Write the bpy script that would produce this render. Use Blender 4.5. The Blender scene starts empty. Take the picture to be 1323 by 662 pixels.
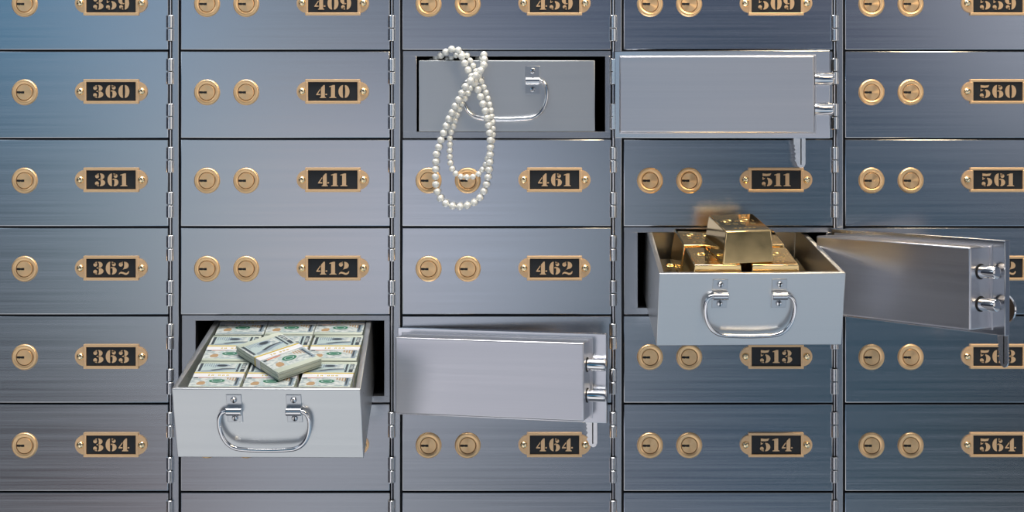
import bpy, bmesh, math, random
from mathutils import Matrix, Vector, Euler
random.seed(7)
SC = bpy.context.scene
C = SC.collection
MM = 0.001
D = 2350.0; VX = 661.5; VY = 140.0
R = math.radians

# ------------------------------------------------------------------ materials
def new_mat(name):
    m = bpy.data.materials.new(name); m.use_nodes = True
    nt = m.node_tree
    return m, nt, nt.nodes['Principled BSDF']

def flat(name, col, rough=.5, metal=0.0, coat=0.0, ior=None, spec=None, noise=0.0, nscale=200):
    m, nt, b = new_mat(name)
    b.inputs['Base Color'].default_value = (*col, 1)
    b.inputs['Roughness'].default_value = rough
    b.inputs['Metallic'].default_value = metal
    b.inputs['Coat Weight'].default_value = coat
    if ior: b.inputs['IOR'].default_value = ior
    if noise:
        tc = nt.nodes.new('ShaderNodeTexCoord'); n = nt.nodes.new('ShaderNodeTexNoise')
        n.inputs['Scale'].default_value = nscale
        nt.links.new(tc.outputs['Object'], n.inputs['Vector'])
        mr = nt.nodes.new('ShaderNodeMapRange')
        mr.inputs['To Min'].default_value = max(0.02, rough-noise); mr.inputs['To Max'].default_value = rough+noise
        nt.links.new(n.outputs['Fac'], mr.inputs['Value']); nt.links.new(mr.outputs['Result'], b.inputs['Roughness'])
    return m

def brushed(name, col, rough, metal=1.0, axis='X', strength=.25, var=.06, fine=900, bump_dist=.0002):
    """brushed sheet metal; the grain runs along the given object axis"""
    m, nt, b = new_mat(name)
    L = nt.links; N = nt.nodes
    tc = N.new('ShaderNodeTexCoord'); mp = N.new('ShaderNodeMapping')
    sc = {'X': (4, fine, fine), 'Z': (fine, fine, 4)}[axis]
    mp.inputs['Scale'].default_value = sc
    L.new(tc.outputs['Object'], mp.inputs['Vector'])
    n = N.new('ShaderNodeTexNoise'); n.inputs['Scale'].default_value = 1.0; n.inputs['Detail'].default_value = 3
    L.new(mp.outputs['Vector'], n.inputs['Vector'])
    mp2 = N.new('ShaderNodeMapping')
    mp2.inputs['Scale'].default_value = {'X': (2, fine*.22, fine*.22), 'Z': (fine*.22, fine*.22, 2)}[axis]
    L.new(tc.outputs['Object'], mp2.inputs['Vector'])
    n2 = N.new('ShaderNodeTexNoise'); n2.inputs['Scale'].default_value = 1.0; n2.inputs['Detail'].default_value = 2
    L.new(mp2.outputs['Vector'], n2.inputs['Vector'])
    ad = N.new('ShaderNodeMath'); ad.operation = 'ADD'
    L.new(n.outputs['Fac'], ad.inputs[0]); L.new(n2.outputs['Fac'], ad.inputs[1])
    mr = N.new('ShaderNodeMapRange'); mr.inputs['From Min'].default_value = .6; mr.inputs['From Max'].default_value = 1.4
    mr.inputs['To Min'].default_value = 1-var; mr.inputs['To Max'].default_value = 1+var
    L.new(ad.outputs[0], mr.inputs['Value'])
    vm = N.new('ShaderNodeVectorMath'); vm.operation = 'SCALE'; vm.inputs[0].default_value = col
    L.new(mr.outputs['Result'], vm.inputs['Scale']); L.new(vm.outputs[0], b.inputs['Base Color'])
    mr2 = N.new('ShaderNodeMapRange'); mr2.inputs['From Min'].default_value = .6; mr2.inputs['From Max'].default_value = 1.4
    mr2.inputs['To Min'].default_value = rough-.03; mr2.inputs['To Max'].default_value = rough+.04
    L.new(ad.outputs[0], mr2.inputs['Value']); L.new(mr2.outputs['Result'], b.inputs['Roughness'])
    bp = N.new('ShaderNodeBump'); bp.inputs['Strength'].default_value = strength; bp.inputs['Distance'].default_value = bump_dist
    L.new(n.outputs['Fac'], bp.inputs['Height'])
    if strength > .02: L.new(bp.outputs['Normal'], b.inputs['Normal'])
    b.inputs['Metallic'].default_value = metal
    return m

M = {}
M['door']   = brushed('brushed_door_steel', (.60,.62,.66), .185, 1.0, 'X', .012, .055, 700, .00008)
M['post']   = brushed('brushed_post_steel', (.56,.58,.62), .24, 1.0, 'Z', .012, .04, 700, .00008)
M['frame']  = flat('satin_frame_steel', (.52,.53,.56), .27, 1.0)
M['drawer'] = brushed('satin_drawer_steel', (.64,.66,.68), .30, .9, 'X', .01, .015, 500, .00005)
M['case']   = brushed('satin_case_steel', (.70,.70,.74), .33, 1.0, 'X', .01, .03, 600, .00005)
M['chrome'] = flat('polished_chrome', (.80,.80,.82), .10, 1.0, noise=.03)
M['hinge']  = flat('satin_hinge_steel', (.80,.81,.82), .20, 1.0, noise=.05)
M['bracket']= flat('bracket_steel', (.55,.57,.60), .30, 1.0, noise=.05)
M['brass']  = brushed('satin_brass', (1.0,.66,.37), .36, .68, 'X', .03, .05, 1500, .00005)
M['brass_core'] = flat('turned_brass', (1.0,.66,.35), .30, .75)
M['dome']   = flat('polished_brass', (1.0,.80,.50), .14, 1.0)
M['black']  = flat('black_enamel', (.012,.015,.019), .5, 0)
M['hole']   = flat('dark_keyway', (.008,.008,.008), .7)
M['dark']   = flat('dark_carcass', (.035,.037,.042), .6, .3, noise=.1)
M['gold']   = flat('polished_gold', (1.0,.72,.35), .09, 1.0, noise=.03, nscale=60)
M['stamp']  = flat('stamped_gold', (1.0,.84,.46), .16, 1.0)
M['string'] = flat('silk_thread', (.75,.72,.65), .7)
M['white_paper'] = flat('white_paper_band', (.74,.74,.77), .6, noise=.05)
M['mustard'] = flat('mustard_band_print', (.55,.42,.03), .6)
M['ink']    = flat('black_ink', (.03,.045,.06), .6)
M['greyink']= flat('grey_ink', (.23,.30,.36), .6)
M['paleink']= flat('pale_green_ink', (.42,.52,.52), .6)
M['green']  = flat('green_ink', (.02,.16,.09), .6)
M['orange'] = flat('orange_ink', (.60,.19,.09), .6)
M['copper'] = flat('copper_ink', (.42,.27,.14), .6)

# radial grain of turned brass
def turned():
    m = M['brass_core']; nt = m.node_tree; b = nt.nodes['Principled BSDF']
    tg = nt.nodes.new('ShaderNodeTangent'); tg.direction_type = 'RADIAL'; tg.axis = 'Y'
    nt.links.new(tg.outputs[0], b.inputs['Tangent'])
    b.inputs['Anisotropic'].default_value = .85
turned()

def pearl_mat():
    m, nt, b = new_mat('pearl')
    b.inputs['Base Color'].default_value = (.93,.93,.88,1); b.inputs['Roughness'].default_value = .22
    b.inputs['Coat Weight'].default_value = .6; b.inputs['Coat Roughness'].default_value = .06
    b.inputs['Metallic'].default_value = .25
    b.inputs['Sheen Weight'].default_value = .1
    return m
M['pearl'] = pearl_mat()

def bills_edge_mat():
    m, nt, b = new_mat('banknote_stack')
    N = nt.nodes; L = nt.links
    tc = N.new('ShaderNodeTexCoord'); mp = N.new('ShaderNodeMapping'); mp.inputs['Scale'].default_value = (6, 6, 900)
    L.new(tc.outputs['Object'], mp.inputs['Vector'])
    n = N.new('ShaderNodeTexNoise'); n.inputs['Scale'].default_value = 1; n.inputs['Detail'].default_value = 2
    L.new(mp.outputs['Vector'], n.inputs['Vector'])
    cr = N.new('ShaderNodeValToRGB')
    cr.color_ramp.elements[0].position = .35; cr.color_ramp.elements[0].color = (.30,.36,.30,1)
    cr.color_ramp.elements[1].position = .60; cr.color_ramp.elements[1].color = (.66,.70,.60,1)
    L.new(n.outputs['Fac'], cr.inputs['Fac']); L.new(cr.outputs['Color'], b.inputs['Base Color'])
    b.inputs['Roughness'].default_value = .75
    return m
M['bills'] = bills_edge_mat()
def note_mat():
    m, nt, b = new_mat('banknote_paper')
    N = nt.nodes; L = nt.links
    tc = N.new('ShaderNodeTexCoord'); mp = N.new('ShaderNodeMapping'); mp.inputs['Scale'].default_value = (160, 260, 10)
    L.new(tc.outputs['Object'], mp.inputs['Vector'])
    n = N.new('ShaderNodeTexNoise'); n.inputs['Scale'].default_value = 1; n.inputs['Detail'].default_value = 4
    L.new(mp.outputs['Vector'], n.inputs['Vector'])
    cr = N.new('ShaderNodeValToRGB')
    cr.color_ramp.elements[0].position = .38; cr.color_ramp.elements[0].color = (.33,.40,.42,1)
    cr.color_ramp.elements[1].position = .55; cr.color_ramp.elements[1].color = (.58,.62,.60,1)
    L.new(n.outputs['Fac'], cr.inputs['Fac']); L.new(cr.outputs['Color'], b.inputs['Base Color'])
    b.inputs['Roughness'].default_value = .6
    return m
M['note'] = note_mat()

# ------------------------------------------------------------------ mesh builder (millimetres, local frame: x right, y away, z up)
class MB:
    def __init__(s): s.v = []; s.f = []; s.mi = []; s.mats = []; s.sm = []
    def m(s, name):
        if name not in s.mats: s.mats.append(name)
        return s.mats.index(name)
    def add(s, vs, fs, mat, smooth=False):
        o = len(s.v); k = s.m(mat)
        s.v += [tuple(p) for p in vs]
        for f in fs: s.f.append(tuple(i+o for i in f)); s.mi.append(k); s.sm.append(smooth)
    def box(s, x0, x1, y0, y1, z0, z1, mat, bev=0, seg=2):
        if bev <= 0:
            s.add([(x0,y0,z0),(x1,y0,z0),(x1,y1,z0),(x0,y1,z0),(x0,y0,z1),(x1,y0,z1),(x1,y1,z1),(x0,y1,z1)],
                  [(0,3,2,1),(4,5,6,7),(0,1,5,4),(1,2,6,5),(2,3,7,6),(3,0,4,7)], mat)
            return
        bm = bmesh.new()
        vs = [bm.verts.new(p) for p in [(x0,y0,z0),(x1,y0,z0),(x1,y1,z0),(x0,y1,z0),(x0,y0,z1),(x1,y0,z1),(x1,y1,z1),(x0,y1,z1)]]
        for f in [(0,3,2,1),(4,5,6,7),(0,1,5,4),(1,2,6,5),(2,3,7,6),(3,0,4,7)]: bm.faces.new([vs[i] for i in f])
        s.bevel_in(bm, mat, bev, seg)
    def bevel_in(s, bm, mat, bev, seg):
        bmesh.ops.bevel(bm, geom=list(bm.edges), offset=bev, segments=seg, profile=.5, affect='EDGES')
        bm.verts.index_update()
        big = sorted((f.calc_area() for f in bm.faces), reverse=True)
        big = big[min(5, len(big)-1)]*.999
        o = len(s.f)
        s.add([v.co.copy() for v in bm.verts], [[v.index for v in f.verts] for f in bm.faces], mat, True)
        for i, f in enumerate(bm.faces):
            if f.calc_area() >= min(big, 2500): s.sm[o+i] = False
        bm.free()
    def prism(s, poly, ya, yb, mat):
        """polygon in x,z extruded along y"""
        a = sum(poly[i][0]*poly[(i+1) % len(poly)][1]-poly[(i+1) % len(poly)][0]*poly[i][1] for i in range(len(poly)))
        if a < 0: poly = poly[::-1]
        n = len(poly)
        y0, y1 = min(ya, yb), max(ya, yb)
        vs = [(x, y0, z) for x, z in poly]+[(x, y1, z) for x, z in poly]
        fs = [tuple(range(n)), tuple(range(2*n-1, n-1, -1))]+[(i, i+n, (i+1) % n+n, (i+1) % n) for i in range(n)]
        s.add(vs, fs, mat)
    def flatpoly(s, poly, z0, z1, mat):
        """polygon in x,y extruded along z"""
        a = sum(poly[i][0]*poly[(i+1) % len(poly)][1]-poly[(i+1) % len(poly)][0]*poly[i][1] for i in range(len(poly)))
        if a < 0: poly = poly[::-1]
        n = len(poly)
        vs = [(x, y, z0) for x, y in poly]+[(x, y, z1) for x, y in poly]
        fs = [tuple(range(n-1, -1, -1)), tuple(range(n, 2*n))]+[(i, (i+1) % n, (i+1) % n+n, i+n) for i in range(n)]
        s.add(vs, fs, mat)
    def lathe(s, prof, mat, axis='Y', c=(0,0,0), n=40, smooth=True, closed=True):
        """profile of (radius, along-axis) revolved"""
        vs = []; k = len(prof)
        for i in range(n):
            a = 2*math.pi*i/n
            for r, t in prof:
                p = {'Y': (r*math.cos(a), t, r*math.sin(a)), 'Z': (r*math.cos(a), r*math.sin(a), t), 'X': (t, r*math.cos(a), r*math.sin(a))}[axis]
                vs.append((p[0]+c[0], p[1]+c[1], p[2]+c[2]))
        fs = []
        for i in range(n):
            j = (i+1) % n
            for q in range(k-1): fs.append((i*k+q, i*k+q+1, j*k+q+1, j*k+q))
        if closed:
            if prof[0][0] > 1e-6: fs.append([i*k for i in range(n)][::-1])
            if prof[-1][0] > 1e-6: fs.append([i*k+k-1 for i in range(n)])
        s.add(vs, fs, mat, smooth)
    def cyl(s, c, r, l, mat, axis='Z', n=28, bev=.6):
        s.lathe([(r-bev, 0), (r, bev), (r, l-bev), (r-bev, l)], mat, axis, c, n)
    def tube(s, pts, r, mat, n=14, closed=False):
        pts = [Vector(p) for p in pts]; vs = []; m = len(pts); ref = None
        for i, p in enumerate(pts):
            if closed: t = pts[(i+1) % m]-pts[i-1]
            else: t = pts[min(i+1, m-1)]-pts[max(i-1, 0)]
            t.normalize()
            if ref is None:
                ref = Vector((0,1,0)) if abs(t.y) < .9 else Vector((1,0,0))
            u = (ref-t*ref.dot(t)).normalized(); w = t.cross(u); ref = u
            for k in range(n):
                a = 2*math.pi*k/n; vs.append(p+u*r*math.cos(a)+w*r*math.sin(a))
        fs = []
        for i in range(m if closed else m-1):
            j = (i+1) % m
            for k in range(n):
                fs.append((i*n+k, i*n+(k+1) % n, j*n+(k+1) % n, j*n+k))
        if not closed:
            fs.append(tuple(range(n))[::-1]); fs.append(tuple(range((m-1)*n, m*n)))
        s.add(vs, fs, mat, True)
    def mesh(s, name):
        me = bpy.data.meshes.new(name)
        me.from_pydata([(x*MM, y*MM, z*MM) for x, y, z in s.v], [], s.f)
        for mt in s.mats: me.materials.append(M[mt])
        me.polygons.foreach_set('material_index', s.mi)
        me.polygons.foreach_set('use_smooth', s.sm)
        bm = bmesh.new(); bm.from_mesh(me); bmesh.ops.recalc_face_normals(bm, faces=bm.faces); bm.to_mesh(me); bm.free()
        me.set_sharp_from_angle(angle=R(38))
        me.polygons.foreach_set('use_smooth', s.sm)   # big flat faces stay flat
        me.update()
        return me

def link(name, me, parent=None, loc=(0,0,0), rot=None):
    o = bpy.data.objects.new(name, me); C.objects.link(o)
    o.parent = parent
    o.location = [c*MM for c in loc]
    if rot: o.rotation_euler = rot
    return o
def thing(name, label, cat, group=None, loc=(0,0,0), rot=None, me=None):
    o = link(name, me, None, loc, rot)
    o['label'] = label; o['category'] = cat
    if group: o['group'] = group
    return o
def W(x, y, d=0):
    """a spot on the wall plane (x right, y down, d out of the wall), in millimetres"""
    return (x, -d, 1462-y)

def smooth_path(pts, n, closed=False):
    P = [Vector(p) for p in pts]; out = []; m = len(P)
    rng = range(m) if closed else range(m-1)
    for i in rng:
        if closed: a, b, c, d = P[i-1], P[i], P[(i+1) % m], P[(i+2) % m]
        else: a, b, c, d = P[max(i-1,0)], P[i], P[i+1], P[min(i+2, m-1)]
        for k in range(n):
            t = k/n
            out.append(.5*((2*b)+(c-a)*t+(2*a-5*b+4*c-d)*t*t+(3*b-a-3*c+d)*t**3))
    if not closed: out.append(P[-1])
    return out

# ------------------------------------------------------------------ stencil numerals (unit height)
def arc(cx, cy, rx, ry, a0, a1, n=14):
    return [(cx+rx*math.cos(R(a0+(a1-a0)*i/n)), cy+ry*math.sin(R(a0+(a1-a0)*i/n))) for i in range(n+1)]
def disc(cx, cy, r): return arc(cx, cy, r, r, 0, 340, 17)
def bowl_r(cx, cy, rx, ry, rin=.06): return arc(cx, cy, rx, ry, 90, -90)+arc(cx, cy, rin, ry*.72, -90, 90, 8)
def bowl_l(cx, cy, rx, ry, rin=.06): return arc(cx, cy, rx, ry, 90, 270)+arc(cx, cy, rin, ry*.86, 270, 90, 8)
SIX = [bowl_l(.35, .5, .35, .5, .02), bowl_r(.50, .30, .36, .30, .05), disc(.64, .80, .15),
       [(.47,1.0),(.58,.98),(.72,.90),(.56,.80),(.50,.88)], [(.40,.56),(.50,.60),(.56,.57),(.50,.50),(.40,.50)]]
GLY = {
 '0': (.86, [bowl_l(.36,.5,.36,.5,.03), bowl_r(.51,.5,.36,.5,.03)]),
 '1': (.56, [[(0,0),(.56,0),(.56,.04),(.45,.10),(.45,1),(.30,1),(0,.90),(0,.84),(.14,.86),(.14,.10),(0,.04)]]),
 '2': (.84, [arc(.44,.71,.36,.29,90,-50,14)+[(.30,.38),(.20,.30),(.36,.42),(.44,.60),(.46,.80)], disc(.18,.78,.16),
             [(.10,.80),(.22,.96),(.34,1.0),(.30,.92)],
             [(0,0),(.06,.14),(.18,.22),(.34,.20),(.54,.12),(.68,.14),(.78,.26),(.84,.26),(.80,.10),(.66,-.01),(.52,-.02),(.34,.06),(.18,.09),(.08,.05)]]),
 '3': (.84, [bowl_r(.42,.755,.34,.245,.06), bowl_r(.42,.265,.40,.265,.06), disc(.18,.77,.15), disc(.17,.22,.15),
             [(.06,.84),(.20,.97),(.33,1.0),(.28,.88)], [(.05,.16),(.18,.03),(.33,0),(.28,.12)], [(.28,.53),(.50,.60),(.50,.44),(.28,.49)]]),
 '4': (.86, [[(.28,0),(.78,0),(.78,.04),(.68,.10),(.68,1),(.58,1),(.38,.78),(.38,.10),(.28,.04)],
             [(0,.22),(0,.28),(.30,.70),(.34,.64),(.12,.32),(.32,.32),(.32,.22)], [(.73,.22),(.86,.22),(.86,.32),(.73,.32)]]),
 '5': (.84, [[(.08,1.0),(.42,.96),(.76,1.0),(.66,.82),(.40,.78),(.08,.80)], [(.08,.72),(.13,.72),(.15,.60),(.30,.66),(.22,.56),(.08,.50)],
             bowl_r(.44,.33,.40,.33,.08), disc(.17,.20,.15), [(.05,.14),(.18,.02),(.33,0),(.28,.12)]]),
 '6': (.84, SIX),
 '9': (.84, [[(.84-x, 1-y) for x, y in p] for p in SIX]),
 '.': (.18, [disc(.09,.09,.09)]), ' ': (.35, []),
}
def text_polys(s, h, gap=.17, wide=1.0):
    w = sum(GLY[c][0] for c in s)*wide+gap*(len(s)-1); x = -w/2; out = []
    for c in s:
        gw, ps = GLY[c]
        for p in ps: out.append([((x+px*wide)*h, (py-.5)*h) for px, py in p])
        x += gw*wide+gap
    return out, w*h

# ------------------------------------------------------------------ shared door meshes (origin at the hinge axis, bottom of the row)
PITCH = 286.1; BASE = [233.6+PITCH*(i-1) for i in range(5)]
ROWH = 114.1; ROW = [65.3+ROWH*k for k in range(-1, 6)]
AX = 272.5
def panel_mesh(wd):
    b = MB(); b.box(-wd, -2.6, 0, 9, 1.1, 113.0, 'door', .9, 2); return b.mesh('door_panel')
ME = {}
ME['panel'] = panel_mesh(272.5); ME['panel_open'] = panel_mesh(276)
b = MB(); b.cyl((0,0,0), 5.1, 16, 'hinge'); b.cyl((0,0,17), 5.1, 16.2, 'hinge'); b.cyl((0,0,-.6), 2.2, 34.4, 'hole', n=12, bev=.2)
b.box(-4, 0, 1.5, 7, 1, 32, 'hinge')
ME['hinge'] = b.mesh('hinge')
b = MB(); b.lathe([(10.9,-.2),(10.9,-2.4),(12.4,-3.0),(14.4,-3.6),(15.6,-3.3),(16.5,-2.2),(16.9,0)], 'brass_core', n=56, closed=False)
ME['lock'] = b.mesh('lock')
b = MB(); b.lathe([(10.3,-.1),(10.3,-2.2),(9.8,-2.8),(0,-2.8)], 'brass_core', n=56)
ME['core'] = b.mesh('lock_core')
b = MB(); b.lathe([(10.9,-.4),(10.2,-.4)], 'hole', n=40, closed=False)
b.prism([(-9.8,-1.3),(-5.6,-1.7),(-5.0,-1.1),(-3.6,-1.6),(0,-1.6),(0,1.3),(-3.4,1.3),(-4.2,.9),(-5.4,1.3),(-9.8,1.3)], -2.95, -1, 'hole')
ME['keyhole'] = b.mesh('keyhole')
# number plate
b = MB()
pw, ph, fr = 35.6, 15.8, 3.6
for x0, x1, z0, z1 in ((-pw,pw,ph-fr,ph), (-pw,pw,-ph,-ph+fr), (-pw,-pw+fr+.2,-ph+fr-.4,ph-fr+.4), (pw-fr-.2,pw,-ph+fr-.4,ph-fr+.4)):
    b.box(x0, x1, -4.2, 0, z0, z1, 'brass', .7, 2)
for sgn in (-1, 1):
    poly = arc(sgn*33.2, 0, 13.4, 12.8, -90 if sgn > 0 else 90, 90 if sgn > 0 else 270, 20)
    b.prism(poly, -3.3, 0, 'brass')
    poly = arc(sgn*33.2, 0, 12.6, 12.0, -90 if sgn > 0 else 90, 90 if sgn > 0 else 270, 20)
    b.prism(poly, -3.7, -3.2, 'brass')
ME['plate'] = b.mesh('number_plate')
b = MB(); b.box(-pw+fr, pw-fr, -1.6, -.1, -ph+fr, ph-fr, 'black'); ME['field'] = b.mesh('plate_field')
b = MB(); b.lathe([(4.9,-3.5),(4.7,-4.8),(3.8,-6.2),(2.3,-7.1),(0,-7.4)], 'dome', n=24); ME['rivet'] = b.mesh('rivet')

def numeral_mesh(s, h=16.6):
    b = MB()
    for p in text_polys(s, h, .17, .98)[0]: b.prism(p, -1.5, -2.9, 'brass')
    return b.mesh('numerals')

def dress_front(t, num):
    """two locks and the number plate on the outer face (outer face at y = 0, towards -y)"""
    z = ROWH-54.0
    for off in (34, 84.6):
        lk = link('lock', ME['lock'], t, (-AX+off, 0, z))
        link('lock_core', ME['core'], lk); link('keyhole', ME['keyhole'], lk)
    pl = link('number_plate', ME['plate'], t, (-AX+196.6, 0, ROWH-53.0))
    link('plate_field', ME['field'], pl)
    link('numerals', numeral_mesh(num), pl)
    for sx in (-1, 1): link('rivet', ME['rivet'], pl, (sx*39.5, 0, 0))

def hinges(t):
    for z in (ROWH-43.8, ROWH-102): link('hinge', ME['hinge'], t, (0, -1.2, z))

OPEN = {(2,1): 'necklace', (1,4): 'money', (3,3): 'gold'}
GROUP_D = 'closed safe deposit box doors'
def closed_label(num, c, r):
    extra = ''
    if r == 6:
        return ['closed steel box door cut off by the bottom edge, leftmost of five', 'closed steel box door at the bottom edge under the banknote drawer',
                'closed steel box door at the bottom edge directly under number 464', 'closed steel box door at the bottom edge directly under number 514',
                'closed steel box door at the bottom edge, rightmost of five'][c]
    if (c, r) == (1, 5): return 'closed steel box door mostly hidden behind the pulled out banknote drawer'
    if (c, r) == (2, 4): return 'closed steel box door covered by the open door right of the banknote drawer'
    if (c, r) == (3, 1): return 'closed steel box door covered by the open door right of the pearl necklace'
    if (c, r) == (4, 3): return 'closed steel box door numbered 562 behind the open door beside the gold'
    if (c, r) == (4, 0): return 'closed blue-grey steel box door in the top right corner with brass locks'
    if (c, r) == (0, 0): return 'closed blue-tinted steel box door numbered 359 in the top left corner'
    tint = 'blue-tinted' if c == 0 and r < 3 else ('dark blue-grey' if c > 2 else 'grey')
    if (c, r) == (2, 2): extra = ' below the hanging pearls'
    return f'closed {tint} steel deposit box door with brass number plate {num}{extra}'
for c in range(5):
    for r in range(7):
        if (c, r) in OPEN: continue
        num = str(359+50*c+r)
        t = thing('deposit_locker_door', closed_label(num, c, r), 'safe door', GROUP_D, W(BASE[c]+AX, ROW[r]+ROWH, 0))
        link('door_panel', ME['panel'], t)
        hinges(t); dress_front(t, num)

# lock case on the inside of a door
b = MB(); b.box(-255, -11, 9, 46, 8.6, 105.4, 'case', 2.0, 3)
b.box(-258.5, -8.5, 8.8, 10.2, 6.6, 107.4, 'case', .6, 2)
ME['case'] = b.mesh('lock_case')
b = MB(); b.lathe([(7.6,2),(7.6,-22),(6.9,-24.2),(5.2,-25),(0,-25)], 'chrome', axis='X', n=36)
b.lathe([(9.2,0),(9.2,-1.2),(7.4,-1.6)], 'hole', axis='X', n=36, closed=False)
ME['bolt'] = b.mesh('bolt')
def open_door(num, label, loc, phi, with_hinges=True):
    # hinge axis at loc; swung out until it stands phi degrees off the neighbouring door
    t = thing('deposit_locker_door', label, 'safe door', 'open safe deposit box doors', loc, Euler((0, 0, R(180-phi)), 'XYZ'))
    link('door_panel', ME['panel_open'], t)
    if with_hinges: hinges(t)
    dress_front(t, num)
    link('lock_case', ME['case'], t)
    for z in (ROWH-37.8, ROWH-75.8): link('bolt', ME['bolt'], t, (-254.6, 27, z))
    return t
d_neck = open_door('460', 'open door folded flat to the right of the pearl necklace drawer, grey lock case showing',
                   W(BASE[2]+AX, ROW[1]+ROWH, 0), 7.0)
d_money = open_door('413', 'open door with pale lock case to the right of the banknote drawer', W(514, ROW[4]+ROWH+13.4, 2), 14.0, False)
d_gold = open_door('512', 'half open dark door catching warm light beside the gold bar drawer', W(BASE[3]+AX, ROW[3]+ROWH, 0), 53.0)

# ------------------------------------------------------------------ wall: carcass, posts, opening frames
def struct(name, me, loc=(0,0,0)):
    o = link(name, me, None, loc); o['kind'] = 'structure'; return o
OX0, OX1, OY0, OY1 = 18.4, 262.4, 7.4, 105.0
def wall():
    b = MB()
    xs = [-420]; 
    # rows of the slab behind the doors, with three holes
    holes = {}
    for (c, r) in OPEN: holes.setdefault(r, []).append(c)
    X0, X1 = -420, 1750
    yb0, yb1 = -330, 1460   # heights on the wall (y down)
    y = yb0
    for r in range(7):
        if r not in holes: continue
        ya, yb = ROW[r]+OY0-.6, ROW[r]+OY1+.6
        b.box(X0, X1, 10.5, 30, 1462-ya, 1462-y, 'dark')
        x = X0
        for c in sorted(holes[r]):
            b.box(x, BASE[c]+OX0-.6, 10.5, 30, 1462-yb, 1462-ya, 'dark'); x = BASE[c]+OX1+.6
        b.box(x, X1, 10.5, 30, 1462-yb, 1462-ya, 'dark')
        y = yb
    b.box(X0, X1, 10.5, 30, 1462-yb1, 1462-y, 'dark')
    return b.mesh('wall_back')
struct('wall_back', wall())
# outer cladding above, below and beside the bank of boxes
b = MB()
b.box(-420, 1750, 0, 10.2, 1462+50.5, 1462+330, 'door', .8); b.box(-420, 1750, 0, 10.2, 2, 1462-ROW[6]-ROWH-1, 'door', .8)
b.box(-420, BASE[0]-2.2, 0, 10.2, 1462-ROW[6]-ROWH, 1462+49.6, 'door', .8); b.box(BASE[4]+284.6, 1750, 0, 10.2, 1462-ROW[6]-ROWH, 1462+49.6, 'door', .8)
struct('trim_1', b.mesh('cladding'))
for c in range(5):
    b = MB()
    b.box(AX+2.2, 283.4, -.2, 10.3, -(ROW[6]+ROWH), -ROW[0], 'post', .8, 2)
    b.cyl((AX, 1.2, -(ROW[6]+ROWH)), 1.3, ROW[6]+ROWH-ROW[0], 'chrome', n=12, bev=.1)
    struct('trim_%d' % (c+2), b.mesh('post'), (BASE[c], 0, 1462))

# face frames and hollow compartments of the three open boxes
def compartment(c, r, label):
    t = thing('deposit_compartment', label, 'compartment', 'opened compartments', W(BASE[c], ROW[r]+ROWH, 0))
    x0, x1, z0, z1 = 0.6, AX-2.6, .6, ROWH-.6
    a0, a1, b0, b1 = OX0, OX1, ROWH-OY1, ROWH-OY0
    b = MB()
    y0, y1 = 4.5, 10.4
    b.box(x0, x1, y0, y1, b1, z1, 'frame', .5); b.box(x0, x1, y0, y1, z0, b0, 'frame', .5)
    b.box(x0, a0, y0, y1, b0-.5, b1+.5, 'frame', .5); b.box(a1, x1, y0, y1, b0-.5, b1+.5, 'frame', .5)
    link('face_frame', b.mesh('face_frame'), t)
    b = MB()   # the hollow behind, roomier than its mouth
    u0, u1, w0, w1, dep = a0-6, a1+6, b0-2, b1+66, 420
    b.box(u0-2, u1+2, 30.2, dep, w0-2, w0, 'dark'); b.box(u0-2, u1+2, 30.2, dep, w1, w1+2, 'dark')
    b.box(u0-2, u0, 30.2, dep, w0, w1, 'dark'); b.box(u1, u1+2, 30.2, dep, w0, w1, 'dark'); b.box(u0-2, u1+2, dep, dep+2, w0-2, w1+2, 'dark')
    link('liner', b.mesh('liner'), t)
compartment(2, 1, 'opened compartment whose grey drawer holds the pearls, with a dark gap around')
compartment(1, 4, 'opened dark compartment behind the pulled out banknote drawer')
compartment(3, 3, 'opened dark compartment behind the drawer of gold bars')

# ------------------------------------------------------------------ drawers (origin: middle of the front top edge)
DW, DH = 228.0, 92.0; TAP = 9/160
def tray_mesh(L, floor_z, mat='drawer'):
    bm = bmesh.new(); t = 6.5
    w = DW/2; wb = w-TAP*L
    def loop(ws, y0, wbs, y1, z): return [bm.verts.new(p) for p in ((-ws,y0,z),(ws,y0,z),(wbs,y1,z),(-wbs,y1,z))]
    ob = loop(w,0,wb,L,-DH); ot = loop(w,0,wb,L,0); it = loop(w-t,t,wb-t,L-t,0); ib = loop(w-t,t,wb-t,L-t,floor_z)
    bm.faces.new(ob[::-1]); bm.faces.new(ib)
    for a, c_ in ((ob, ot), (ot, it), (it, ib)):
        for i in range(4): bm.faces.new((a[i], a[(i+1) % 4], c_[(i+1) % 4], c_[i]))
    b = MB(); b.bevel_in(bm, mat, .9, 2)
    return b.mesh('tray')
b = MB()
b.box(-9.2, 9.2, -1.2, 0, -43.5, -7.3, 'bracket', .4)
b.box(-9.2, 9.2, -5.5, -.6, -31.5, -22.2, 'bracket', 1.0)
b.lathe([(4.6,-9.4),(5.1,-8.8),(5.1,8.8),(4.6,9.4)], 'chrome', axis='X', c=(0,-5.8,-27), n=24)
ME['bracket'] = b.mesh('handle_bracket')
b = MB(); b.lathe([(3.9,0),(3.8,-1.6),(2.8,-3.0),(0,-3.6)], 'chrome', n=20); b.box(-.6, .6, -3.9, -2.6, -2.6, 2.6, 'hole'); ME['screw'] = b.mesh('screw')
half = [(-36,-5.8,-27),(-45.5,-5.8,-27),(-50.8,-6.2,-29.3),(-54.2,-7,-35.5),(-54.6,-8,-46),(-52.2,-9,-57),(-47,-10,-66.5),(-39.5,-10.5,-72.5),(-31,-10.8,-75),(-15,-11,-76)]
pth = half+[(0,-11,-76.3)]+[(-x, y, z) for x, y, z in half[::-1]]
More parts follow.
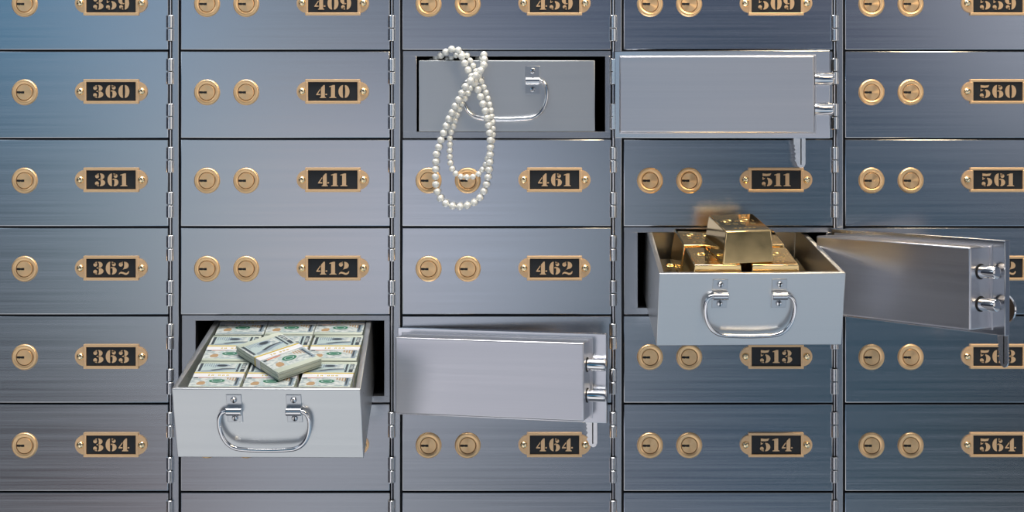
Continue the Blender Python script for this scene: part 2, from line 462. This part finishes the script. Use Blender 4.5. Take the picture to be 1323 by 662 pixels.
b = MB(); b.tube(smooth_path(pth, 5), 2.75, 'chrome', 16); ME['handle'] = b.mesh('handle')
ME['tray'] = tray_mesh(310, -26); ME['tray_deep'] = tray_mesh(200, -75)
def drawer(label, loc, rot, tray):
    t = thing('pull_out_tray', label, 'drawer', 'sliding box drawers', loc, rot)
    link('tray_body', tray, t)
    hx = -3.0
    link('handle', ME['handle'], t, (hx, 0, 0))
    for s in (-1, 1):
        br = link('handle_bracket', ME['bracket'], t, (hx+s*36.2, 0, 0))
        for z in (-13.6, -37.6): link('screw', ME['screw'], br, (0, -1.0, z))
    return t
def place_rot(yaw, pitch, roll):
    cy, sy, cp, sp, cr, sr = math.cos(yaw), math.sin(yaw), math.cos(pitch), math.sin(pitch), math.cos(roll), math.sin(roll)
    return Matrix.Rotation(yaw, 3, 'Z') @ Matrix.Rotation(pitch, 3, 'X') @ Matrix.Rotation(roll, 3, 'Y')
RM = place_rot(R(-3), R(17.8), R(-.35)); LM = (366.5, -172, 1462-476.5)
RG = place_rot(R(4), R(12.8), R(.2));    LG = (952.2, -155, 1462-339.2)
dr_money = drawer('pulled out pale steel drawer filled with bundles of banknotes', LM, RM.to_euler(), ME['tray'])
dr_gold = drawer('pulled out blue-grey steel drawer filled with gold bars', LG, RG.to_euler(), ME['tray_deep'])
dr_neck = drawer('closed grey drawer in its opening with a pearl necklace over its edge', W(BASE[2]+135.2, ROW[1]+12.6, -4), None, tray_mesh(300, -80))

# ------------------------------------------------------------------ banknote bundles (origin: middle of the bottom; short side along x)
BW, BH = 62.5, 10.5
def sheet_mesh(curl, BL):
    """the printed top note: near and far ends dip a little"""
    b = MB()
    def zc(y): 
        e = max(0, abs(y)-BL*.32)/(BL*.18)
        return -curl*e*e
    hw, hl = BW/2, 47.0
    n = 14
    vs = []; fs = []
    for i in range(n+1):
        y = (-.5+i/n)*BL
        vs += [(-hw, y, BH+zc(y)+.35), (hw, y, BH+zc(y)+.35)]
    for i in range(n): fs.append((2*i, 2*i+1, 2*i+3, 2*i+2))
    b.add(vs, fs, 'note', True)
    def pr(poly, mat, lift=.12):
        # cut long shapes into strips so that they follow the dip
        poly = [(x, y*BL/94) for x, y in poly]
        z = [BH+.35+zc(y)+lift for x, y in poly]
        b.add([(x, y, zz) for (x, y), zz in zip(poly, z)], [tuple(range(len(poly)))], mat)
    def rect(x0, x1, y0, y1, mat, lift=.12):
        k = max(1, int(abs(y1-y0)/5))
        for i in range(k):
            a, c_ = y0+(y1-y0)*i/k, y0+(y1-y0)*(i+1)/k
            pr([(x0,a),(x1,a),(x1,c_),(x0,c_)], mat, lift)
    # far half: dark engraved panel, portrait oval, column of numerals right
    rect(-hw+2.5, hw-2.5, 8, hl-3, 'paleink', .06)
    rect(-hw+2.5, -hw+6, 10, hl-3, 'ink', .12); rect(hw-12.5, hw-9.8, 9, hl-3, 'ink'); rect(hw-7.5, hw-2.5, 9, hl-3, 'ink')
    rect(-hw+2.5, hw-2.5, hl-5.2, hl-3, 'greyink', .14)
    for k in range(7): rect(-hw+8+k*2.7, -hw+9.3+k*2.7, 26+3*math.sin(k), 40, 'greyink', .12)
    rect(4, 16, 22, 41, 'note', .10)
    pr(arc(-1, 30.5, 9.5, 5.2, 0, 345, 23), 'greyink', .16); pr(arc(-1, 30.5, 6.5, 3.6, 0, 345, 23), 'ink', .2)
    pr([(-24,12),(-10,15),(4,20),(19,20),(20,16.5),(6,14.5),(-6,10),(-24,8.5)], 'greyink', .16)
    pr([(-14,15),(0,20.5),(17,21.5),(17,20),(2,17.5),(-10,13)], 'ink', .2)
    for poly in text_polys('100', 4.6, .15, 1.1)[0]:
        pr([(hw-5.0+z_*.9, 27+x_*1.3) for x_, z_ in poly], 'note', .2)
    # near half: green seal, orange rule, copper mark, numerals right
    pr([(-hw+8,-12.2),(-4,-11.2),(-4,-9.0),(-hw+8,-9.6)], 'orange', .14)
    rect(-hw+2.5, -hw+7.5, -13.6, -10, 'ink'); pr(arc(1, -22.5, 9.8, 6.2, 0, 345, 23), 'green', .16)
    pr(arc(1, -22.5, 6.6, 3.9, 0, 345, 23), 'paleink', .2); pr(arc(1, -22.5, 5.4, 3.0, 0, 345, 23), 'green', .24)
    pr([(-22,-35),(-14,-35),(-12,-30),(-14,-24),(-20,-25),(-23,-30)], 'copper', .14)
    for k in range(4): rect(12+k*3.4, 13.8+k*3.4, -17-2*k, -11, 'copper', .12)
    rect(hw-8, hw-2.5, -hl+9, -9, 'greyink', .12); rect(hw-6.8, hw-4.6, -hl+12, -12, 'ink', .16)
    rect(-11, -8, -38, -14, 'paleink', .1); rect(-9, 19, -40, -37.5, 'paleink', .1)
    pr([(-hw+2,-hl+2.5),(hw-2,-hl+2.5),(hw-2,-hl+5),(0,-hl+6.2),(-hw+2,-hl+5)], 'greyink', .14)
    return b.mesh('top_note')
def block_mesh(seed, BL):
    rnd = random.Random(seed); b = MB(); n = 7
    for i in range(n):   # sheaves of notes, hardly out of line with each other
        dx, dy = rnd.uniform(-.35,.35), rnd.uniform(-.5,.5)
        b.box(-BW/2+.4+dx, BW/2-.4+dx, -BL/2+.5+dy, BL/2-.5+dy, BH*i/n, BH*(i+1)/n-.10, 'bills')
    b.box(-BW/2+.8, BW/2-.8, -BL/2+1.2, BL/2-1.2, .2, BH-.8, 'bills')
    return b.mesh('notes')
b = MB()
yb0, yb1 = -8.5, 5.5
def ring(b, y0, y1, g, mat):
    x, z0, z1 = BW/2+g, -.25-g*.2, BH+.6+g
    for bx in ((-x, x, z1-.35, z1), (-x, x, z0, z0+.3), (-x, -x+.5, z0, z1), (x-.5, x, z0, z1)):
        b.box(bx[0], bx[1], y0, y1, bx[2], bx[3], mat)
ring(b, yb0, yb1, .25, 'white_paper'); ring(b, 2.0, 4.7, .40, 'mustard')
for poly in text_polys('10 000', 3.6, .55, 1.0)[0]: b.flatpoly([(x, -3.4+z) for x, z in poly], BH+.8, BH+1.0, 'mustard')
ME['band'] = b.mesh('paper_band')
blocks = [block_mesh(i, 75.0) for i in range(3)]+[block_mesh(9, 102.0)]; sheets = [sheet_mesh(.8, 75.0), sheet_mesh(1.6, 75.0), sheet_mesh(2.2, 75.0), sheet_mesh(2.4, 102.0)]
def bundle(mat4, label, k, group):
    t = thing('banknote_bundle', label, 'money', group)
    t.matrix_world = mat4
    link('notes', blocks[k], t)
    link('top_note', sheets[k], t); link('paper_band', ME['band'], t)
    return t
def local_mat(Rm, Lm, p, yaw=0, pitch=0, roll=0):
    base = Matrix.Translation([c*MM for c in Lm]) @ Rm.to_4x4()
    return base @ Matrix.Translation([c*MM for c in p]) @ Euler((pitch, roll, yaw), 'XYZ').to_matrix().to_4x4()
rows_ = ['front', 'middle', 'back']; cols_ = ['left', 'middle', 'right']
kk = 0
for ri, (yc, xsn) in enumerate(((46, (-66, .5, 68.5)), (123, (-65.2, .3, 66)), (200, (-63.6, 0, 63.6)))):
    for ci, xc in enumerate(xsn):
        for lay in (0, 1):
            z = -25.8+lay*(BH+1.1)
            if lay == 0 and ri == 2: continue
            j = random.uniform(-.4, .4)
            lab = f'banknote bundle in the {rows_[ri]} row of the drawer, {cols_[ci]} column, top layer' if lay else \
                  f'banknote bundle underneath the {rows_[ri]} row {cols_[ci]} bundle in the drawer'
            bundle(local_mat(RM, LM, (xc+j*.5, yc+j, z+(0 if ri < 2 else 0)), R(random.uniform(-.3,.3))), lab, kk % 3, 'banknote bundles in the drawer'); kk += 1
        if ri == 2:
            pass
bundle(local_mat(RM, LM, (1.5, 83, -1.0), R(41), R(0), R(0)), 'loose banknote bundle lying askew on top of the other bundles', 3, None)

# ------------------------------------------------------------------ gold bars (origin: middle of the bottom)
GW, GL, GH = 65.0, 80.0, 40.5
def bar_mesh():
    bm = bmesh.new(); w, l, tw, tl = GW/2, GL/2, 28.7, 35.5
    vs = [bm.verts.new(p) for p in ((-w,-l,0),(w,-l,0),(w,l,0),(-w,l,0),(-tw,-tl,GH),(tw,-tl,GH),(tw,tl,GH),(-tw,tl,GH))]
    for f in [(0,3,2,1),(4,5,6,7),(0,1,5,4),(1,2,6,5),(2,3,7,6),(3,0,4,7)]: bm.faces.new([vs[i] for i in f])
    b = MB(); b.bevel_in(bm, 'gold', 1.6, 4); return b.mesh('bar')
ME['bar'] = bar_mesh()
b = MB()
for poly in text_polys('999.9', 6.5, .35, 1.3)[0]: b.flatpoly([(x*1.0, z-4) for x, z in poly], GH-.1, GH+.35, 'stamp')
def oval(cx, cy, rx, ry):
    b.tube([(cx+rx*math.cos(a*math.pi/12), cy+ry*math.sin(a*math.pi/12), GH+.1) for a in range(24)], .55, 'stamp', 6, True)
oval(-13, 9, 5.5, 4.2); oval(8.5, 9.5, 6.0, 4.6)
for x in (-21.5, -4, -1, 19): b.box(x-.7, x+.7, 5.8, 11.8, GH-.1, GH+.35, 'stamp')
for k in range(5): b.box(-13+k*6-1.6, -13+k*6+1.6, -24, -22, GH-.1, GH+.3, 'stamp')
ME['stamp'] = b.mesh('stamp')
def bar(p, label, yaw=0):
    t = thing('gold_bar', label, 'gold bar', 'gold bars in the drawer')
    t.matrix_world = local_mat(RG, LG, p, R(yaw))
    link('ingot', ME['bar'], t); link('stamp', ME['stamp'], t)
fz = -74.8
for ri, yc in enumerate((50, 132)):
    for ci in range(3):
        sp = 66.5 if ri == 0 else 65.1
        bar(((ci-1)*sp+.2, yc, fz), f'gold bar at the bottom of the drawer, {["front","back"][ri]} row, {cols_[ci]} one')
for ri, yc in enumerate((50, 132)):
    for ci in range(2):
        bar(((ci*2-1)*35.5-5.0, yc-1, fz+GH+.3), f'gold bar of the middle layer, {["front","back"][ri]} row, {["left","right"][ci]} one')
bar((-7.5, 56, fz+2*GH+.7), 'single gold bar crowning the pyramid of bars', 7)

# ------------------------------------------------------------------ pearl strands
def strand(name, label, pts, dia, depth_fn, n_expect):
    P = []
    for i, (x, y, e) in enumerate(pts): P.append((x, y, e))
    # undo the perspective so that each pearl sits where it is seen, at its own depth
    Q = []
    for x, y, d in P:
        s = D/(D-d); Q.append(Vector(W(VX+(x-VX)/s, VY+(y-VY)/s, d)))
    S = smooth_path(Q, 30)
    t = thing(name, label, 'necklace', 'pearl strands', tuple(Q[0]))
    out = [S[0]]; acc = 0
    for a, c_ in zip(S, S[1:]):
        if (c_-out[-1]).length >= dia: 
            out.append(c_)
    o = Vector(Q[0])
    b = MB(); b.tube([tuple(p-o) for p in S[::6]], .5, 'string', 6); link('thread', b.mesh('thread'), t)
    bm = bmesh.new(); bmesh.ops.create_uvsphere(bm, u_segments=24, v_segments=14, radius=dia/2*MM*.995)
    me = bpy.data.meshes.new('pearl'); bm.to_mesh(me); bm.free(); me.materials.append(M['pearl'])
    me.polygons.foreach_set('use_smooth', [True]*len(me.polygons))
    for p in out: link('pearl', me, t, tuple(p-o), Euler((random.random()*6, random.random()*6, 0)))
    return out
def z4(L): return [(550+x/5.517, 50+y/5.517) for x, y in L]
def z5(L): return [(540+x/6.018, 170+y/6.018) for x, y in L]
A1 = z4([(40,165),(75,138),(110,118),(148,92),(187,75),(226,80),(250,108),(265,148),(287,193),(310,240),(335,285),(357,333),(380,382),(395,430),(412,480),(428,530),(440,580),(450,630)])
A2 = z5([(558,25),(563,82),(561,140),(560,197),(556,255),(551,308),(543,365),(530,422),(508,475),(476,522),(432,557),(378,578),(320,585),(263,580),(210,558),(170,516),(147,465),(137,407),(135,348),(136,290),(138,233),(142,180),(160,125),(177,70),(198,15)])
A3 = z4([(163,577),(187,530),(210,482),(235,435),(258,388),(285,338),(318,302),(350,268),(390,228),(415,187),(418,145),(412,108),(390,120),(370,160)])
# depth outwards from the wall: out of the drawer, over its edge, down its face, then in front of the door below
dA = []
for i, (x, y) in enumerate(A1): dA.append((x, y, [-18,-13,-6,0,4,7,9,11,12,13,14,16,18,19,20,20,20,19][i]))
for i, (x, y) in enumerate(A2): dA.append((x, y, max(13, 19-i*.8) if i < 10 else 13))
for i, (x, y) in enumerate(A3): dA.append((x, y, [15,17,19,21,22,24,24,22,18,13,6,-3,-12,-18][i]))
strand('pearl_necklace', 'long strand of large white pearls looping down in front of door 461', dA, 9.45, None, 0)
B1 = z4([(125,165),(140,152),(170,142),(203,124),(240,112),(278,105),(300,130),(320,162),(340,197),(357,235),(378,268),(397,308),(412,345),(428,382),(441,422),(452,460),(462,502),(468,542),(473,582),(478,620)])
B2 = z5([(583,15),(578,75),(567,130),(552,180),(536,222),(522,266),(497,302),(468,333),(430,352),(387,355),(348,355),(305,338),(272,303),(255,262),(248,217),(246,170),(246,123),(248,75),(250,30)])
B3 = z4([(202,612),(213,573),(230,535),(243,497),(260,460),(282,425),(303,388),(325,348),(350,305),(375,262),(398,225),(408,180),(400,140),(378,150),(360,175)])
dB = []
for i, (x, y) in enumerate(B1): dB.append((x, y, [-18,-15,-10,-5,-2,0,2,3,4,5,6,8,9,10,11,11.5,12,12,11.5,11][i]))
for i, (x, y) in enumerate(B2): dB.append((x, y, [10,9,8,7.5,7.5,7.5,7.5,8,8,8,8,8,8,8,8,8,9,9,10][i]))
for i, (x, y) in enumerate(B3): dB.append((x, y, [10,11,12,13,14,15,14,12,10,7,4,0,-6,-14,-18][i]))
strand('pearl_necklace', 'shorter strand of smaller white pearls behind the large one', dB, 7.75, None, 0)

# ------------------------------------------------------------------ keys in the locks of the open doors
def key_shape(b, L, c=(0,0,0)):
    """flat key hanging down: round bow at the top, serrated blade below, in the x,z plane"""
    x, y, z = c
    # bow: ring with polished rim
    b.lathe([(17.2,-1.0),(18.2,-1.5),(19,0),(18.2,1.5),(17.2,1.0)], 'chrome', c=(x, y, z), n=40, closed=False)
    prof = arc(x, z, 17.6, 17.6, 0, 350, 35)
    b.prism(prof, y-.9, y+.9, 'keybow')
    teeth = [(7.6,-40),(5.8,-42),(7.2,-44.5),(5.2,-47),(7.4,-49),(4.6,-52),(6.6,-55),(4.8,-58),(6.4,-60.5),(4.4,-63)]
    poly = [(-7.4,-16),(7.6,-16),(7.6,-40)]+teeth+[(2.5,-68),(-2.0,-70.5),(-5.5,-69),(-7.4,-65)]
    b.prism([(x+px, z+pz) for px, pz in poly], y-1.3, y+1.3, 'keysteel')
    for g0, g1 in ((-2.4, -1.0),): b.box(x+g0, x+g1, y-1.5, y+1.5, z-66, z-20, 'hole')
M['keysteel'] = flat('nickel_key', (.78,.79,.80), .24, 1.0, noise=.05)
M['keybow'] = flat('bronze_key_bow', (.16,.12,.09), .35, .8)
def keys(door, label, reach, side, drop, out):
    """door-local: lock at x=-238.5; outwards is -y"""
    t = thing('key_pair', label, 'keys', 'keys in the open doors')
    z0 = ROWH-54.0
    lx = -AX+34
    t.matrix_world = door_mat(door) @ Matrix.Translation((lx*MM, 0, z0*MM))
    b = MB()   # the key that is pushed into the lock, seen edge on
    b.box(-1.2, 1.2, -reach*.45, 4, -3.6, 3.6, 'keysteel', .3)
    pr = arc(0, 0, 1, 1, 0, 350, 30)
    n = 30; r1 = reach*.32; cy = -reach*.68
    b.lathe([(0,-1.1),(r1-.8,-1.1),(r1,-.5),(r1,.5),(r1-.8,1.1),(0,1.1)], 'keysteel', axis='X', c=(0, cy, 0), n=n)
    link('lock_key', b.mesh('lock_key'), t)
    hy = -out; hx = side
    top = (hx, hy, drop+16.5)
    b = MB(); a0 = Vector((0, cy-r1*.5, 0)); a1 = Vector(top); mid = (a0+a1)/2; rr = (a1-a0).length/2+2.0
    u = (a1-a0).normalized(); w = Vector((1,0,0)) if abs(u.x) < .7 else Vector((0,1,0)); w = (w-u*w.dot(u)).normalized()
    b.tube([tuple(mid+u*rr*math.cos(k*math.pi/16)+w*rr*.8*math.sin(k*math.pi/16)) for k in range(32)], .9, 'chrome', 8, True)
    link('key_ring', b.mesh('key_ring'), t)
    b = MB(); key_shape(b, 48, (hx, hy, drop)); link('hanging_key', b.mesh('hanging_key'), t)
def door_mat(o): return Matrix.Translation(o.location) @ o.rotation_euler.to_matrix().to_4x4()
keys(d_neck, 'nickel key hanging below the open door beside the pearls', 22, 0, -27, 11)
keys(d_money, 'nickel key hanging in front of number plate 464', 36, -10, -27, 33)
keys(d_gold, 'key hanging at the right edge of the dark open door', 40, 0, -33, 36)

# ------------------------------------------------------------------ light
ENV = {"top": [[10, 0.0222, 0.2376, 0.3925], [180, 0.5103, 0.7027, 0.9477], [350, 0.2942, 0.3334, 0.3653], [650, 0.0763, 0.091, 0.1666], [900, 0.0048, 0.0464, 0.1181], [1200, 0.0755, 0.0692, 0.1177], [1310, 0.9141, 0.9477, 1.0467]], "mid": [[10, 0.002, 0.0023, 0.0054], [180, 0.4679, 0.6294, 0.6816], [430, 0.9158, 0.8016, 0.7871], [600, 0.8831, 1.0064, 1.2155], [704, 0.4977, 0.5656, 0.6264], [930, 0.0094, 0.0314, 0.0324], [1200, 0.0492, 0.1413, 0.2185], [1310, 0.0043, 0.014, 0.0319]], "low": [[60, 0.0024, 0.002, 0.002], [180, 0.1321, 0.0366, 0.0251], [350, 0.5268, 0.5577, 0.6119], [650, 0.1197, 0.1249, 0.1425], [950, 0.0119, 0.0602, 0.1333], [1200, 0.0251, 0.0763, 0.0937], [1300, 0.002, 0.002, 0.002]]}
def world():
    w = bpy.data.worlds.new('tuned_surround'); SC.world = w; w.use_nodes = True
    nt = w.node_tree; N = nt.nodes; L = nt.links
    bg = N['Background']
    tc = N.new('ShaderNodeTexCoord'); sx = N.new('ShaderNodeSeparateXYZ'); L.new(tc.outputs['Generated'], sx.inputs[0])
    ng = N.new('ShaderNodeMath'); ng.operation = 'MULTIPLY'; ng.inputs[1].default_value = -1; L.new(sx.outputs['Y'], ng.inputs[0])
    at = N.new('ShaderNodeMath'); at.operation = 'ARCTAN2'; L.new(sx.outputs['X'], at.inputs[0]); L.new(ng.outputs[0], at.inputs[1])
    fu = N.new('ShaderNodeMapRange'); fu.inputs['From Min'].default_value = -1.4; fu.inputs['From Max'].default_value = 1.4
    L.new(at.outputs[0], fu.inputs['Value'])
    asn = N.new('ShaderNodeMath'); asn.operation = 'ARCSINE'; L.new(sx.outputs['Z'], asn.inputs[0])
    def ramp(stops):
        cr = N.new('ShaderNodeValToRGB'); cr.color_ramp.interpolation = 'EASE' if False else 'LINEAR'
        el = cr.color_ramp.elements
        while len(el) > 1: el.remove(el[-1])
        for i, (u, c_) in enumerate(stops):
            p = (u+1.4)/2.8
            e = el[0] if i == 0 else el.new(p)
            e.position = p; e.color = (*c_, 1)
        L.new(fu.outputs['Result'], cr.inputs['Fac']); return cr.outputs['Color']
    # invented surroundings, tuned for what the steel reflects: (angle across, colour)
    def band(key, left, right):
        return ramp(left+[(math.atan((e[0]-VX)/D), tuple(e[1:])) for e in ENV[key]]+right)
    top = band('top', [(-1.3,(.03,.035,.05)), (-.75,(.05,.08,.12)), (-.55,(.5,.55,.65)), (-.40,(.03,.22,.46))], [(.42,(.30,.33,.40)), (.6,(1.0,.97,.93)), (.9,(1.0,.95,.9)), (1.2,(.12,.14,.18))])
    mid = band('mid', [(-1.3,(.03,.035,.05)), (-1.0,(.03,.035,.05)), (-.75,(.12,.12,.15)), (-.62,(1.2,1.17,1.25)), (-.46,(1.2,1.19,1.27)), (-.36,(.03,.07,.11))], [(.42,(.13,.17,.23)), (.6,(.95,.93,.9)), (.9,(.95,.9,.85)), (1.2,(.12,.14,.18))])
    low = band('low', [(-1.3,(.03,.03,.04)), (-.75,(.08,.08,.1)), (-.62,(1.0,.97,1.03)), (-.46,(1.0,.98,1.05)), (-.36,(.03,.03,.035))], [(.40,(.005,.01,.015)), (.5,(.02,.03,.04)), (1.3,(.12,.15,.2))])
    glow = ramp([(-1.3,(.2,.2,.22)), (-.8,(.5,.5,.5)), (-.5,(.97,.97,.98)), (-.2,(.94,.95,.96)), (0,(.60,.68,.75)), (.15,(.33,.43,.52)), (.5,(.28,.37,.46)), (1.3,(.3,.4,.5))])
    def mixv(a, bb, v0, v1):
        mr = N.new('ShaderNodeMapRange'); mr.interpolation_type = 'SMOOTHSTEP'
        mr.inputs['From Min'].default_value = v0; mr.inputs['From Max'].default_value = v1
        L.new(asn.outputs[0], mr.inputs['Value'])
        mx = N.new('ShaderNodeMix'); mx.data_type = 'RGBA'
        L.new(mr.outputs['Result'], mx.inputs['Factor'])
        for k, val in ((6, a), (7, bb)):
            if isinstance(val, tuple): mx.inputs[k].default_value = (*val, 1)
            else: L.new(val, mx.inputs[k])
        return mx.outputs[2]
    c0 = mixv((.10,.11,.13), glow, -1.15, -.85)      # dim below, then a bright band added for the drawer fronts
    bar_shine = ramp([(-1.3,(.3,.3,.3)), (-.1,(.8,.8,.82)), (.1,(.85,.88,.95)), (.2,(1.0,1.03,1.1)), (.5,(1.0,1.03,1.1)), (1.3,(.3,.33,.36))])  # bright band added so the gold bar fronts reflect cream
    c0 = mixv(c0, bar_shine, -.50, -.45)
    c1 = mixv(c0, low, -.304, -.298)
    c2 = mixv(c1, mid, -.19, -.08)
    c3 = mixv(c2, top, -.05, .05)
    c4 = mixv(c3, (.07,.085,.11), .10, .30)
    c5 = mixv(c4, (.55,.58,.62), .7, .95)          # bright overhead zone, added for top faces and highlights
    L.new(c5, bg.inputs['Color']); bg.inputs['Strength'].default_value = 1.0
world()

def area(name, loc, target, size, power, col, sy=None):
    l = bpy.data.lights.new(name, 'AREA'); l.shape = 'RECTANGLE'; l.size = size; l.size_y = sy or size
    l.energy = power; l.color = col
    o = bpy.data.objects.new(name, l); C.objects.link(o); o.location = loc
    o.rotation_euler = (Vector(target)-Vector(loc)).to_track_quat('-Z', 'Y').to_euler()
    return o
area('ceiling_light', (.5, -.48, 2.9), (.6, -.08, 1.15), 1.3, 30, (1,.97,.93), .45)
area('side_light', (-1.4, -1.3, 2.3), (.5, 0, 1.1), .9, 2.5, (.75,.88,1.0))
area('gold_fill', (1.35, -1.1, 2.3), (.97, -.1, 1.15), .35, 8, (1.0,.78,.50))  # added light to brighten the gold bars, not a lamp of the vault

# ------------------------------------------------------------------ camera
cam = bpy.data.cameras.new('camera'); co = bpy.data.objects.new('camera', cam); C.objects.link(co)
co.location = (VX*MM, -D*MM, (1462-VY)*MM); co.rotation_euler = (R(90), 0, 0)
cam.sensor_width = 36; cam.lens = D/1323*36; cam.shift_x = (661.5-VX)/1323; cam.shift_y = -(331-VY)/1323
cam.clip_start = .05
SC.camera = co
SC.view_settings.view_transform = 'Standard'; SC.view_settings.look = 'None'
SC.view_settings.exposure = 0.0; SC.view_settings.gamma = 1.0; SC.view_settings.use_curve_mapping = False
bpy.context.view_layer.update()
